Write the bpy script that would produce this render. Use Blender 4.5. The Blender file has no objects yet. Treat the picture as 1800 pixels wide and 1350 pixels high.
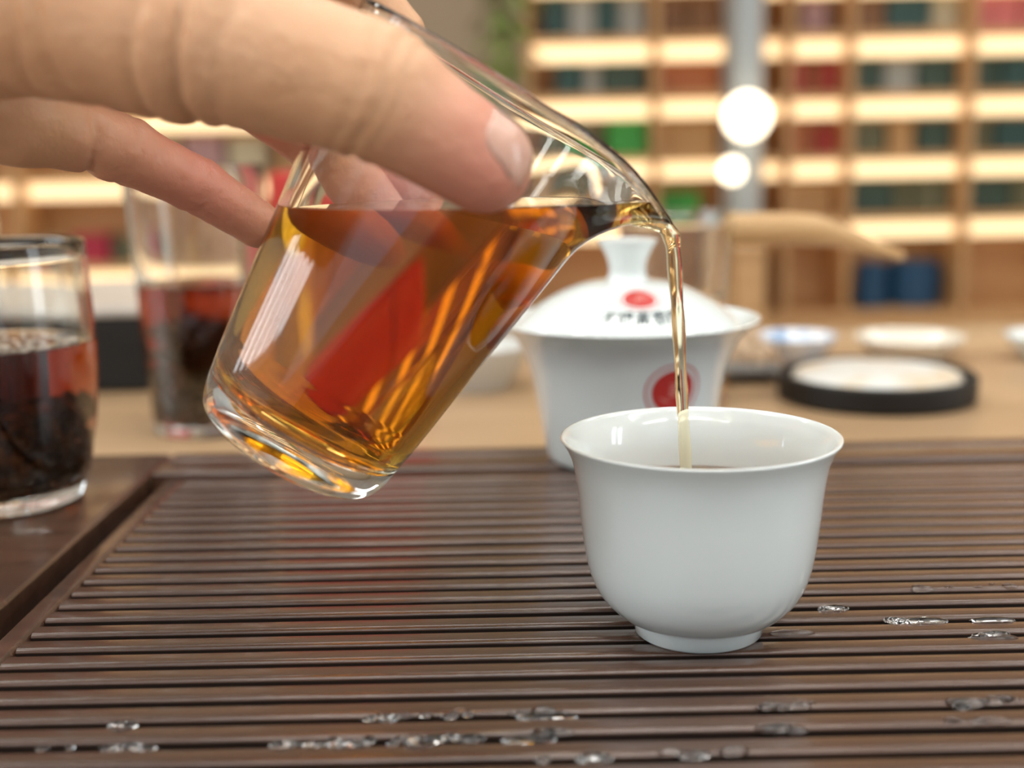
import bpy, bmesh, math, random
import numpy as np
from mathutils import Vector, Matrix, noise
from mathutils.bvhtree import BVHTree
random.seed(7)
rng = np.random.default_rng(7)
S = bpy.context.scene
COL = S.collection
PI = math.pi
CM = 0.01

# ------------------------------------------------------------------ camera
TABLE = 0.75            # height of the table top
TRAY = TABLE + 0.020    # height of the tray surface
CAMZ = TRAY + 0.1155
PITCH = math.atan(405 / 2150)
ROLL = 0.020
F = 2150.0
_r0 = Vector((1, 0, 0)); _u0 = Vector((0, math.sin(PITCH), math.cos(PITCH)))
FWD = Vector((0, math.cos(PITCH), -math.sin(PITCH)))
RIGHT = _r0 * math.cos(ROLL) - _u0 * math.sin(ROLL)
UP = _r0 * math.sin(ROLL) + _u0 * math.cos(ROLL)
CAMP = Vector((0, 0, CAMZ))
cd = bpy.data.cameras.new('camera')
cam = bpy.data.objects.new('camera', cd); COL.objects.link(cam)
M3 = Matrix((RIGHT, UP, -FWD)).transposed()
cam.matrix_world = Matrix.Translation(CAMP) @ M3.to_4x4()
cd.sensor_width = 36; cd.lens = F / 1800 * 36
cd.clip_start = 0.01; cd.clip_end = 50
cd.dof.use_dof = True; cd.dof.focus_distance = 0.302; cd.dof.aperture_fstop = 7.0
S.camera = cam

def ray(px, py):
    return (RIGHT * ((px - 900) / F) + UP * ((675 - py) / F) + FWD)
def at(px, py, D):          # the point of the photograph's pixel at world distance y = D
    d = ray(px, py); return CAMP + d * (D / d.y)
def on(px, py, z):          # the same on a horizontal plane
    d = ray(px, py); return CAMP + d * ((z - CAMZ) / d.z)

# ------------------------------------------------------------------ world, light, exposure
W = bpy.data.worlds.new('shop_daylight'); S.world = W; W.use_nodes = True
W.node_tree.nodes['Background'].inputs[0].default_value = (0.90, 0.95, 1.0, 1)
W.node_tree.nodes['Background'].inputs[1].default_value = 0.80
S.view_settings.view_transform = 'Standard'
S.view_settings.look = 'None'
S.view_settings.gamma = 1.0
S.view_settings.use_curve_mapping = False
S.view_settings.exposure = 0.10
CEIL_PANEL = 9.2
LED = 1.45
S.cycles.max_bounces = 20; S.cycles.transmission_bounces = 18
S.cycles.glossy_bounces = 8; S.cycles.diffuse_bounces = 4; S.cycles.transparent_max_bounces = 12
S.cycles.blur_glossy = 0.3
S.cycles.sample_clamp_indirect = 6.0

# ------------------------------------------------------------------ helpers
def link(o, parent=None):
    COL.objects.link(o)
    if parent is not None: o.parent = parent
    return o
def tag(o, label=None, cat=None, group=None, kind=None):
    if label: o['label'] = label
    if cat: o['category'] = cat
    if group: o['group'] = group
    if kind: o['kind'] = kind
    return o
def thing(name, label, cat, loc=(0, 0, 0), rz=0, group=None):
    o = bpy.data.objects.new(name, None); COL.objects.link(o)
    o.empty_display_size = 0.02
    o.location = loc; o.rotation_euler = (0, 0, rz)
    return tag(o, label, cat, group)
def obj(name, bm, mat, parent=None, smooth=None, loc=None):
    me = bpy.data.meshes.new(name); bmesh.ops.recalc_face_normals(bm, faces=bm.faces)
    bm.to_mesh(me); bm.free()
    if mat: me.materials.append(mat)
    o = bpy.data.objects.new(name, me); link(o, parent)
    if loc is not None: o.location = loc
    if smooth is not None:
        me.shade_smooth() if smooth >= 180 else me.set_sharp_from_angle(angle=math.radians(smooth))
        if smooth < 180:
            me.polygons.foreach_set('use_smooth', [True] * len(me.polygons))
    return o
def add_box(bm, x0, x1, y0, y1, z0, z1, bev=0, seg=1):
    r = bmesh.ops.create_cube(bm, size=1)
    bmesh.ops.scale(bm, vec=(x1 - x0, y1 - y0, z1 - z0), verts=r['verts'])
    bmesh.ops.translate(bm, vec=((x0 + x1) / 2, (y0 + y1) / 2, (z0 + z1) / 2), verts=r['verts'])
    if bev:
        es = list({e for v in r['verts'] for e in v.link_edges})
        bmesh.ops.bevel(bm, geom=es, offset=bev, segments=seg, profile=0.5, affect='EDGES')
    return bm
def box(*a, **k):
    return add_box(bmesh.new(), *a, **k)
def add_lathe(bm, prof, n=64, closed=False):
    """prof: (r, z) list; r=0 ends make poles; closed joins the last to the first"""
    rings = []
    for r, z in prof:
        if r < 1e-7: rings.append([bm.verts.new((0, 0, z))])
        else: rings.append([bm.verts.new((r * math.cos(2 * PI * k / n), r * math.sin(2 * PI * k / n), z)) for k in range(n)])
    prs = list(zip(rings, rings[1:]))
    if closed: prs.append((rings[-1], rings[0]))
    for a, b in prs:
        if len(a) == 1 and len(b) == 1: continue
        for k in range(n):
            k2 = (k + 1) % n
            if len(a) == 1: bm.faces.new((a[0], b[k], b[k2]))
            elif len(b) == 1: bm.faces.new((a[k], a[k2], b[0]))
            else: bm.faces.new((a[k], a[k2], b[k2], b[k]))
    return bm
def lathe(prof, n=64, closed=False):
    return add_lathe(bmesh.new(), prof, n, closed)
def spline(pts, n=8):
    """Catmull-Rom through a list of points"""
    P = [np.array(p, float) for p in pts]; P = [2 * P[0] - P[1]] + P + [2 * P[-1] - P[-2]]
    out = []
    for i in range(1, len(P) - 2):
        for k in range(n):
            t = k / n; a, b, c, d = P[i - 1:i + 3]
            out.append(.5 * (2 * b + (c - a) * t + (2 * a - 5 * b + 4 * c - d) * t * t + (3 * b - a - 3 * c + d) * t ** 3))
    out.append(P[-2]); return [tuple(p) for p in out]
def add_tube(bm, pts, rad, n=10, caps=True):
    pts = [Vector(p) for p in pts]
    if not hasattr(rad, '__len__'): rad = [rad] * len(pts)
    t0 = (pts[1] - pts[0]).normalized()
    nrm = t0.orthogonal().normalized(); rings = []
    for i, p in enumerate(pts):
        t = (pts[min(i + 1, len(pts) - 1)] - pts[max(i - 1, 0)]).normalized()
        nrm = (nrm - t * nrm.dot(t)).normalized(); b = t.cross(nrm)
        rr = rad[i] if hasattr(rad[i], '__len__') else (rad[i], rad[i])
        rings.append([bm.verts.new(p + nrm * (math.cos(2 * PI * k / n) * rr[0]) + b * (math.sin(2 * PI * k / n) * rr[1])) for k in range(n)])
    for a, b in zip(rings, rings[1:]):
        for k in range(n): bm.faces.new((a[k], a[(k + 1) % n], b[(k + 1) % n], b[k]))
    if caps: bm.faces.new(rings[0][::-1]); bm.faces.new(rings[-1])
    return bm

# ------------------------------------------------------------------ materials
MATS = {}
def mat(name, col=(.8, .8, .8), rough=.5, metal=0, coat=0, sss=0, sssr=(1, .4, .2), emit=None, es=1, spec=.5, col2=None, nscale=20, nstretch=(1, 1, 1), bump=0, bscale=200, detail=4):
    m = bpy.data.materials.new(name); m.use_nodes = True; MATS[name] = m
    nt = m.node_tree; b = nt.nodes['Principled BSDF']; I = b.inputs
    I['Base Color'].default_value = (*col, 1); I['Roughness'].default_value = rough; I['Metallic'].default_value = metal
    I['Specular IOR Level'].default_value = spec
    I['Coat Weight'].default_value = coat; I['Coat Roughness'].default_value = .05
    if sss:
        I['Subsurface Weight'].default_value = sss; I['Subsurface Radius'].default_value = sssr; I['Subsurface Scale'].default_value = .003
    if emit:
        I['Emission Color'].default_value = (*emit, 1); I['Emission Strength'].default_value = es
    if col2 or bump:
        tc = nt.nodes.new('ShaderNodeTexCoord'); mp = nt.nodes.new('ShaderNodeMapping'); mp.inputs['Scale'].default_value = nstretch
        nt.links.new(tc.outputs['Object'], mp.inputs[0])
    if col2:
        nz = nt.nodes.new('ShaderNodeTexNoise'); nz.inputs['Scale'].default_value = nscale; nz.inputs['Detail'].default_value = detail
        nz.inputs['Distortion'].default_value = .4
        cr = nt.nodes.new('ShaderNodeValToRGB'); cr.color_ramp.elements[0].position = .3; cr.color_ramp.elements[1].position = .7
        cr.color_ramp.elements[0].color = (*col, 1); cr.color_ramp.elements[1].color = (*col2, 1)
        nt.links.new(mp.outputs[0], nz.inputs['Vector']); nt.links.new(nz.outputs[0], cr.inputs[0]); nt.links.new(cr.outputs[0], I['Base Color'])
    if bump:
        n2 = nt.nodes.new('ShaderNodeTexNoise'); n2.inputs['Scale'].default_value = bscale; n2.inputs['Detail'].default_value = 3
        bp = nt.nodes.new('ShaderNodeBump'); bp.inputs['Strength'].default_value = bump; bp.inputs['Distance'].default_value = .001
        nt.links.new(mp.outputs[0], n2.inputs['Vector']); nt.links.new(n2.outputs[0], bp.inputs['Height']); nt.links.new(bp.outputs[0], I['Normal'])
    return m
def glass(name, col=(1, 1, 1), ior=1.47, rough=0, absorb=None, dens=0):
    m = bpy.data.materials.new(name); m.use_nodes = True; nt = m.node_tree
    nt.nodes.remove(nt.nodes['Principled BSDF']); out = nt.nodes['Material Output']
    g = nt.nodes.new('ShaderNodeBsdfGlass'); g.inputs['Color'].default_value = (*col, 1); g.inputs['IOR'].default_value = ior
    g.inputs['Roughness'].default_value = rough
    nt.links.new(g.outputs[0], out.inputs['Surface'])
    if absorb:
        v = nt.nodes.new('ShaderNodeVolumeAbsorption'); v.inputs['Color'].default_value = (*absorb, 1); v.inputs['Density'].default_value = dens
        nt.links.new(v.outputs[0], out.inputs['Volume'])
    return m

porc = mat('white_porcelain', (.77, .83, .82), .12, coat=.6, sss=.15, sssr=(.6, .7, .6))
tray_wood = mat('dark_tray_wood', (.050, .024, .014), .26, coat=.30, col2=(.115, .056, .033), nscale=16, nstretch=(1.2, 14, 14), bump=.12, bscale=60, spec=.7)
slot_wall = mat('shaded_slot_wood', (.016, .009, .006), .6, spec=.25)  # near-black wood colour standing in for the shade inside the slots
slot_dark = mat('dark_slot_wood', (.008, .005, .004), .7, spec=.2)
table_wood = mat('tan_table_wood', (.36, .23, .12), .38, col2=(.48, .32, .18), nscale=5, nstretch=(1, 9, 9), coat=.15)
clear = glass('clear_glass', (.985, .995, .99), 1.47)
TEA_ABS = (.925, .735, .05)
tea_m = glass('amber_tea', (1, 1, 1), 1.33, absorb=TEA_ABS, dens=104)
tea_thin = glass('pale_pouring_tea', (1, .97, .88), 1.33, absorb=TEA_ABS, dens=45)
dark_tea = glass('red_brown_tea', (1, 1, 1), 1.33, absorb=(.82, .42, .03), dens=95)
water = glass('clear_water', (1, 1, 1), 1.33)

# ------------------------------------------------------------------ structure
def struct(name, bm, m, parent=None, **k):
    o = obj(name, bm, m, parent, **k)
    if parent is None: o['kind'] = 'structure'
    return o
XL, XR, YB, YF, ZC = -2.6, 2.6, 3.9, -2.2, 2.8
wall_m = mat('warm_beige_wall', (.52, .40, .27), .8, col2=(.56, .44, .30), nscale=3)
side_m = mat('pale_plaster', (.62, .58, .52), .8)
floor_m = mat('grey_floor_tile', (.24, .22, .20), .4, col2=(.30, .27, .24), nscale=4)
ceil_m = mat('white_ceiling', (.80, .79, .77), .9)
struct('floor', box(XL - .1, XR + .1, YF, YB + .1, -.1, 0), floor_m)
struct('ceiling', box(XL - .1, XR + .1, YF, YB + .1, ZC, ZC + .1), ceil_m)
struct('wall_back', box(XL - .1, XR + .1, YB, YB + .1, 0, ZC), wall_m)
ry0, ry1, rz0, rz1 = -.5, .3, .55, 2.4
bm = bmesh.new()
add_box(bm, XR, XR + .1, YF, ry0, 0, ZC); add_box(bm, XR, XR + .1, ry1, YB, 0, ZC)
add_box(bm, XR, XR + .1, ry0, ry1, 0, rz0); add_box(bm, XR, XR + .1, ry0, ry1, rz1, ZC)
struct('wall_right', bm, side_m)
bm = bmesh.new()                                    # left wall with a window opening
wy0, wy1, wz0, wz1 = -.9, .8, 1.05, 2.4
add_box(bm, XL - .1, XL, YF, wy0, 0, ZC); add_box(bm, XL - .1, XL, wy1, YB, 0, ZC)
add_box(bm, XL - .1, XL, wy0, wy1, 0, wz0); add_box(bm, XL - .1, XL, wy0, wy1, wz1, ZC)
struct('wall_left', bm, side_m)
wframe = mat('white_window_frame', (.7, .7, .68), .4)
day = mat('daylit_pane', (.8, .85, .9), .3, emit=(.86, .94, 1.0), es=6)
def window(name, X, y0, y1, z0, z1, ncol, nrow, mw):
    x0, x1 = X - .06, X + .06
    b = bmesh.new()
    for a in (y0, y1 - .05): add_box(b, x0, x1, a, a + .05, z0, z1)
    for a in (z0, z1 - .05): add_box(b, x0, x1, y0 + .05, y1 - .05, a, a + .05)
    w = struct(name, b, wframe); cw = (y1 - y0 - .1) / ncol; rh = (z1 - z0 - .1) / nrow; m = mw
    for k in range(ncol):
        for j in range(nrow):
            obj('pane', box(X - .008, X + .008, y0 + .05 + k * cw + m, y0 + .05 + (k + 1) * cw - m, z0 + .05 + j * rh + m, z0 + .05 + (j + 1) * rh - m), day, w)
    for k in range(1, ncol): obj('mullion', box(X - .03, X + .03, y0 + .05 + k * cw - m, y0 + .05 + k * cw + m, z0 + .051, z1 - .051), wframe, w)
    for k in range(1, nrow): obj('transom', box(X - .025, X + .025, y0 + .051, y1 - .051, z0 + .05 + k * rh - m, z0 + .05 + k * rh + m), wframe, w)
window('window_1', XL - .05, wy0, wy1, wz0, wz1, 5, 1, .065)
window('window_2', XR + .05, ry0, ry1, rz0, rz1, 2, 1, .07)
# ceiling light panels
panel_m = mat('panel_diffuser', (.9, .9, .9), .5, emit=(1.0, .97, .92), es=CEIL_PANEL)
alu = mat('brushed_aluminium', (.6, .6, .6), .35, metal=.9)
for j, (y, ytxt) in enumerate(((-1.3, 'behind the photographer'), (-.4, 'over the front of the table'), (.6, 'over the back of the table'), (2.0, 'before the shelves'))):
    for i, x in enumerate((-1.5, 0, 1.5)):
        t = thing('ceiling_light', '%s long white ceiling light in the row %s' % (('left', 'middle', 'right')[i], ytxt), 'ceiling light', (x, y, ZC), group='long ceiling lights')
        fb = bmesh.new()
        for s_ in (-1, 1):
            add_box(fb, -.615, .615, s_ * .15 - .015, s_ * .15 + .015, -.03, 0); add_box(fb, s_ * .6 - .015, s_ * .6 + .015, -.135, .135, -.03, 0)
        obj('frame', fb, alu, t); obj('diffuser', box(-.585, .585, -.135, .135, -.02, -.012), panel_m, t)

# ------------------------------------------------------------------ table and tray
TX0, TX1, TY0, TY1 = -1.0, 1.0, -.25, .93
t = thing('tea_table', 'long tan wooden tea table under the tray and cups', 'table', (0, 0, 0))
obj('tabletop', box(TX0, TX1, TY0, TY1, TABLE - .04, TABLE, bev=.004, seg=2), table_wood, t)
for x in (TX0 + .05, TX1 - .11):
    for y in (TY0 + .05, TY1 - .11): obj('leg', box(x, x + .06, y, y + .06, 0, TABLE - .04, bev=.004), table_wood, t)
for y in (TY0 + .07, TY1 - .09): obj('apron', box(TX0 + .11, TX1 - .11, y, y + .02, TABLE - .12, TABLE - .04), table_wood, t)

PX0, PX1 = -.1285, .30          # slatted panel inside the frame
PY1 = .437
SX0 = -.1215                    # slots begin
BX0, BX1, BY0, BY1 = -.245, .375, .02, .478
tray = thing('tea_tray', 'dark brown slatted wooden tea tray, wet near the front', 'tray', (0, 0, TABLE))
h = TRAY - TABLE
GAP = .0085
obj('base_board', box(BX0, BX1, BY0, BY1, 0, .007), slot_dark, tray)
def board(x0, x1, y0, y1, bev=.0015): return obj('frame_board', box(x0, x1, y0, y1, .0071, h, bev=bev, seg=3), tray_wood, tray, smooth=40)
board(BX0, PX0 - GAP, BY0, BY1)
board(PX1 + GAP, BX1, BY0, BY1)
board(PX0 - GAP + .0005, PX1 + GAP - .0005, PY1 + GAP, BY1 - .013)
board(PX0 - GAP + .0005, PX1 + GAP - .0005, BY1 - .0115, BY1)
board(PX0 - GAP + .0005, PX1 + GAP - .0005, BY0, BY0 + .03)
# borders of the slatted panel
def pboard(x0, x1, y0, y1): return obj('panel_border', box(x0, x1, y0, y1, .0071, h, bev=.0016, seg=3), tray_wood, tray, smooth=40)
SY1 = PY1 - .007
pboard(PX0, SX0, BY0 + .032, PY1); pboard(PX1 - .008, PX1, BY0 + .032, PY1); pboard(SX0 + .0002, PX1 - .0082, SY1, PY1)
PITCHS = .00965; SLOT = .0038
# slat cross-section (y, z): flat top rounded over on both edges
def slat_mesh(L):
    w = PITCHS - SLOT; rf, df = .0014, .0010; rb = .0006; prof = [(0, .008 - h)]
    for k in range(9):                       # deep round-over on the front edge
        a = PI / 2 * k / 8; prof.append((rf - rf * math.cos(a), -df + df * math.sin(a)))
    for k in range(4):
        a = PI / 2 * k / 3; prof.append((w - rb + rb * math.sin(a), -rb + rb * math.cos(a)))
    prof.append((w, .008 - h))
    me_ = bmesh.new(); nx = 40; rings = []
    for i in range(nx + 1):
        x = L * i / nx
        rings.append([me_.verts.new((x, y, z)) for y, z in prof])
    for a, b in zip(rings, rings[1:]):
        for k in range(len(prof) - 1): me_.faces.new((a[k], a[k + 1], b[k + 1], b[k]))
    me_.faces.new(rings[0]); me_.faces.new(rings[-1][::-1])
    for f in me_.faces:                      # slot walls take the darker colour that paints in the slot shade
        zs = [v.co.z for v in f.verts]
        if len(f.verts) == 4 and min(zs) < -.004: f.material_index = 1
    return me_
y = SY1 - .0004 - (PITCHS - SLOT)
first = None
while y > BY0 + .034:
    if first is None:
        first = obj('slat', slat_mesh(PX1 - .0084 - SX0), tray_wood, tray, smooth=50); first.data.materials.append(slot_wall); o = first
    else:
        o = first.copy(); link(o, tray)
    o.location = (SX0 + .0002, y, h + random.uniform(-.00012, .00012))
    y -= PITCHS

# ------------------------------------------------------------------ porcelain tea cup
cc = on(1226, 1126, TRAY); cc = Vector((.0444, .2835, TRAY))
cup = thing('tea_cup', 'small white porcelain tea cup with flared rim catching the poured tea', 'cup', cc)
outer = spline([(1.62, .45), (1.86, .50), (2.12, .70), (2.40, 1.02), (2.62, 1.5), (2.75, 2.1), (2.85, 2.9), (2.92, 3.6), (3.01, 4.2), (3.13, 4.55), (3.27, 4.80)], 5)
rim = [(3.315, 4.855), (3.31, 4.885), (3.27, 4.895), (3.22, 4.875)]
inner = spline([(3.16, 4.80), (2.98, 4.5), (2.84, 4.1), (2.74, 3.5), (2.66, 2.8), (2.55, 2.1), (2.40, 1.5), (2.1, 1.0), (1.5, .72), (.7, .62), (0, .60)], 5)
obj('bowl', lathe([(r * CM, z * CM) for r, z in [(0, .42)] + outer + rim + inner], 96), porc, cup, smooth=180)
obj('foot_ring', lathe([(r * CM, z * CM) for r, z in [(1.30, .44), (1.36, .03), (1.42, 0), (1.50, .0), (1.545, .04), (1.58, .3), (1.64, .50)]], 96, closed=True), porc, cup, smooth=60)
TL = 3.40   # tea level in the cup
tin = [(r, z) for r, z in inner if z < TL]
rl = np.interp(TL, [z for r, z in inner][::-1], [r for r, z in inner][::-1])
b = lathe([(r * CM, z * CM) for r, z in [(0, TL), (rl * .5, TL), (rl - .06, TL), (rl + .015, TL + .05)] + [(r + .02, z - .02) for r, z in tin[:-1]] + [(0, .58)]], 96)
tag(obj('tea', b, tea_m, None, smooth=60, loc=cc), 'pool of amber tea inside the small white cup', 'tea')

# ------------------------------------------------------------------ tilted glass pitcher
DP = .285
B = at(503, 792, DP); Mo = at(884, 150, DP)
ax = (Mo - B).normalized(); HP = (Mo - B).length / CM
xs = Vector((1, 0, 0)); xs = (xs - ax * xs.dot(ax)).normalized(); ys = ax.cross(xs)
PM = Matrix((xs, ys, ax)).transposed().to_4x4(); PM.translation = B
def spout(phi, z, r):
    """outward pull and droop of the lip round phi = 0 (cm)"""
    w = math.exp(-(phi / .30) ** 2)
    s = max(0, (z - (HP - 2.6)) / 2.6)
    s = s * s * (3 - 2 * s) * .45 + .55 * s ** 2.6
    return r + 1.42 * w * s, z - .62 * w * s * s
def pit_mesh(prof, n=160):
    bm = bmesh.new(); add_lathe(bm, prof, n)
    for v in bm.verts:
        x, y_, z = v.co; r = math.hypot(x, y_)
        if r > 1e-6:
            phi = math.atan2(y_, x); r2, z2 = spout(phi, z, r)
            v.co = (x / r * r2, y_ / r * r2, z2)
        v.co *= CM
    return bm
RB, RR = 2.42, 3.60
po = spline([(0, .10), (1.1, .08), (1.75, .0), (2.05, .03), (2.30, .22), (2.44, .58), (2.53, 1.1), (2.66, 2.0), (2.95, 4.4), (3.25, 6.8), (3.46, 8.5), (RR, HP - .25), (RR + .03, HP - .1)], 6)
pr = [(RR + .01, HP - .03), (RR - .05, HP), (RR - .12, HP - .01), (RR - .17, HP - .06)]
pi_ = spline([(RR - .20, HP - .15), (RR - .21, HP - .35), (3.25, 8.3), (3.03, 6.6), (2.74, 4.3), (2.47, 2.1), (2.37, 1.5), (2.22, 1.12), (1.85, .90), (1.0, .80), (0, .78)], 6)
b = pit_mesh(po + pr + pi_); bmesh.ops.transform(b, matrix=PM, verts=b.verts)
b.transform(Matrix.Translation(-B))
tag(obj('glass_pitcher', b, clear, None, smooth=180, loc=B), 'clear glass pitcher tilted in the hand, pouring amber tea from its lip', 'pitcher')
# tea inside: the inner surface cut by the level plane
LVL = at(800, 357, DP).z
lip = pi_[0]
prof = [(0, HP - .16)] + [(r * k, HP - .16) for k in (.3, .6, .85) for r in (RR - .18,)] + [(r + (.035 if r > .01 else 0), z - (.03 if z < 1.6 else 0)) for r, z in pi_]
b = pit_mesh(prof); bmesh.ops.transform(b, matrix=PM, verts=b.verts)
b.transform(Matrix.Translation(-B))
res = bmesh.ops.bisect_plane(b, geom=b.verts[:] + b.edges[:] + b.faces[:], plane_co=(0, 0, LVL - B.z), plane_no=(0, 0, 1), clear_outer=True)
ce = [e for e in res['geom_cut'] if isinstance(e, bmesh.types.BMEdge)]
bmesh.ops.edgenet_fill(b, edges=ce)
tea_o = tag(obj('tea', b, tea_m, None, smooth=30, loc=B), 'amber tea filling the tilted glass pitcher up to its lip', 'tea')
# the falling stream
sp = [at(1085, 381, DP), at(1130, 385, DP), at(1160, 392, DP), at(1178, 412, DP), at(1184, 440, DP), at(1188, 500, DP), at(1193, 580, DP), at(1197, 660, DP), at(1200, 720, DP)]
end = Vector((cc.x - .003, cc.y, cc.z + TL * CM - .002)); sp.append((sp[-1] + end) / 2 + Vector((.0002, 0, 0))); sp.append(end)
pts = spline([tuple(p) for p in sp], 8); L = len(pts)
key = [0, 8, 16, 24, 32, 40, 48, 56, 64, 72, 80]; wid = [.10, .22, .22, .21, .20, .175, .160, .157, .155, .150, .15]
rad = [float(np.interp(i, key, wid)) * CM * (1 + .07 * math.sin(i * .55)) for i in range(L)]
tag(obj('tea_stream', add_tube(bmesh.new(), pts, [(r, r * .9) for r in rad], 20), tea_thin, None, smooth=180), 'thin stream of tea falling from the pitcher lip into the cup', 'tea')

# ------------------------------------------------------------------ hand (one continuous surface)
def surface_nets(V, org, h):
    nx, ny, nz = V.shape; neg = V < 0
    c = [neg[i:nx - 1 + i, j:ny - 1 + j, k:nz - 1 + k] for i in (0, 1) for j in (0, 1) for k in (0, 1)]
    s = sum(x.astype(np.int8) for x in c); act = (s > 0) & (s < 8)
    idx = -np.ones(act.shape, int); ids = np.argwhere(act); idx[act] = np.arange(len(ids))
    acc = np.zeros((len(ids), 3)); cnt = np.zeros(len(ids))
    corners = [(i, j, k) for i in (0, 1) for j in (0, 1) for k in (0, 1)]
    vals = {q: V[ids[:, 0] + q[0], ids[:, 1] + q[1], ids[:, 2] + q[2]] for q in corners}
    for q in corners:
        for d in range(3):
            if q[d] == 0:
                e = list(q); e[d] = 1; e = tuple(e); a, b_ = vals[q], vals[e]; m = (a < 0) != (b_ < 0)
                t_ = np.where(m, a / np.where(m, a - b_, 1), 0)
                p = np.zeros((len(ids), 3)); p[:] = q; p[:, d] = t_
                acc[m] += p[m]; cnt[m] += 1
    verts = (ids + acc / cnt[:, None]) * h + org
    faces = []
    for d in range(3):
        o1, o2 = [(1, 2), (2, 0), (0, 1)][d]
        sl0 = [slice(None)] * 3; sl1 = [slice(None)] * 3; sl0[d] = slice(0, -1); sl1[d] = slice(1, None)
        ch = neg[tuple(sl0)] != neg[tuple(sl1)]; q = np.argwhere(ch)
        q = q[(q[:, o1] > 0) & (q[:, o2] > 0) & (q[:, o1] < V.shape[o1] - 1) & (q[:, o2] < V.shape[o2] - 1)]
        flip = ~neg[tuple(q.T)]
        def cell(a, b_):
            r = q.copy(); r[:, o1] -= a; r[:, o2] -= b_; return idx[tuple(r.T)]
        f = np.stack([cell(1, 1), cell(0, 1), cell(0, 0), cell(1, 0)], 1)
        f[flip] = f[flip][:, ::-1]; faces.append(f)
    return verts, np.concatenate(faces)
def hp(px, py, d):                       # centimetres, relative to the camera
    p = at(px, py, d * CM) - CAMP; return np.array(p) / CM
J = {}
# thumb side
J['wrist'] = hp(-330, 20, 25.5); J['fore'] = np.array([-26.0, 10.0, 3.2])
J['cmc'] = hp(-60, -25, 25.0)
J['mcp'] = hp(330, 55, 24.2); J['ip'] = hp(655, 160, 23.9); J['tt'] = hp(850, 287, 24.3)
# fingers, index to little
J['i0'] = hp(130, -90, 28.5); J['i1'] = hp(450, -110, 32.0); J['i2'] = hp(610, -40, 33.6); J['i3'] = hp(700, 60, 33.8)
J['m0'] = hp(110, 20, 29.5); J['m1'] = hp(400, 130, 32.4); J['m2'] = hp(560, 250, 33.4); J['m3'] = hp(680, 400, 33.2)
J['r0'] = hp(70, 110, 29.6); J['r1'] = hp(420, 150, 33.8); J['r2'] = hp(610, 225, 34.8); J['r3'] = hp(735, 345, 34.6)
J['l0'] = hp(30, 205, 28.6); J['l1'] = hp(215, 262, 30.3); J['l2'] = hp(345, 325, 31.5); J['l3'] = hp(455, 395, 32.2)
prims = [  # a, b, ra, rb, k
    ('fore', 'wrist', 3.0, 2.5, .6), ('wrist', 'cmc', 2.4, 1.9, .8), ('cmc', 'mcp', 1.95, 1.66, .8), ('mcp', 'ip', 1.62, 1.26, .5), ('ip', 'tt', 1.24, .98, .35),
    ('wrist', 'i0', 2.0, 1.5, .9), ('wrist', 'm0', 2.0, 1.45, .9), ('wrist', 'r0', 1.7, 1.3, .8), ('wrist', 'l0', 1.5, 1.12, .6),
    ('i0', 'i1', 1.15, .95, .4), ('i1', 'i2', .95, .85, .25), ('i2', 'i3', .85, .74, .2),
    ('m0', 'm1', 1.15, .95, .4), ('m1', 'm2', .95, .86, .25), ('m2', 'm3', .86, .78, .2),
    ('r0', 'r1', 1.0, .9, .3), ('r1', 'r2', .9, .82, .2), ('r2', 'r3', .82, .74, .2),
    ('l0', 'l1', .98, .80, .35), ('l1', 'l2', .80, .70, .25), ('l2', 'l3', .70, .62, .2)]
lo = np.array([-28.5, 6.5, -6.5]); hi = np.array([1.6, 37.0, 9.5]); HS = .12
dims = ((hi - lo) / HS).astype(int) + 1
V = np.full(dims, 3.0, np.float32)
for a, b_, ra, rb, k in prims:
    A, Bq = J[a], J[b_]; mr = max(ra, rb) + 1.4
    l_ = np.minimum(A, Bq) - mr; h_ = np.maximum(A, Bq) + mr
    i0 = np.maximum(((l_ - lo) / HS).astype(int), 0); i1 = np.minimum(((h_ - lo) / HS).astype(int) + 1, dims)
    g = np.stack(np.meshgrid(*[np.arange(i0[d], i1[d]) * HS + lo[d] for d in range(3)], indexing='ij'), -1).astype(np.float32)
    ab_ = (Bq - A).astype(np.float32); tt = np.clip(((g - A.astype(np.float32)) @ ab_) / (ab_ @ ab_), 0, 1)
    d_ = np.linalg.norm(g - A.astype(np.float32) - tt[..., None] * ab_, axis=-1) - (ra + (rb - ra) * tt)
    sl = tuple(slice(i0[d], i1[d]) for d in range(3)); o_ = V[sl]
    hh = np.maximum(k - np.abs(o_ - d_), 0) / k
    V[sl] = np.minimum(o_, d_) - hh * hh * k * .25
hv, hf = surface_nets(V, lo, HS)
# flexion creases and knuckle wrinkles pressed into the surface
def unit(v): return v / np.linalg.norm(v)
me = bpy.data.meshes.new('hand'); me.from_pydata(hv.tolist(), [], hf.tolist()); me.update()
nr = np.zeros(len(hv) * 3); me.vertices.foreach_get('normal', nr); nr = nr.reshape(-1, 3)
disp = np.zeros(len(hv))
td = unit(J['ip'] - J['mcp']); dd = unit(J['tt'] - J['ip'])
creases = [(J['mcp'] + td * .35, unit(td + np.array([.1, 0, .15])), .26, .12, 2.4), (J['mcp'] - td * .35, unit(td + np.array([-.1, 0, .1])), .11, .10, 2.2), (J['mcp'] + td * 1.1, td, .08, .09, 2.2),
           (J['ip'] + td * .15, unit(td + dd), .10, .08, 1.8), (J['ip'] - td * .25, unit(td + dd), .06, .07, 1.8), (J['ip'] + dd * .5, unit(td + dd), .05, .07, 1.8)]
ld = unit(J['l1'] - J['l0']); creases += [(J['l0'] + (J['l1'] - J['l0']) * .66, unit(ld + np.array([.25, 0, .25])), .15, .11, 1.5), (J['l1'], ld, .05, .08, 1.2), (J['l2'], ld, .04, .07, 1.1)]
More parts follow.
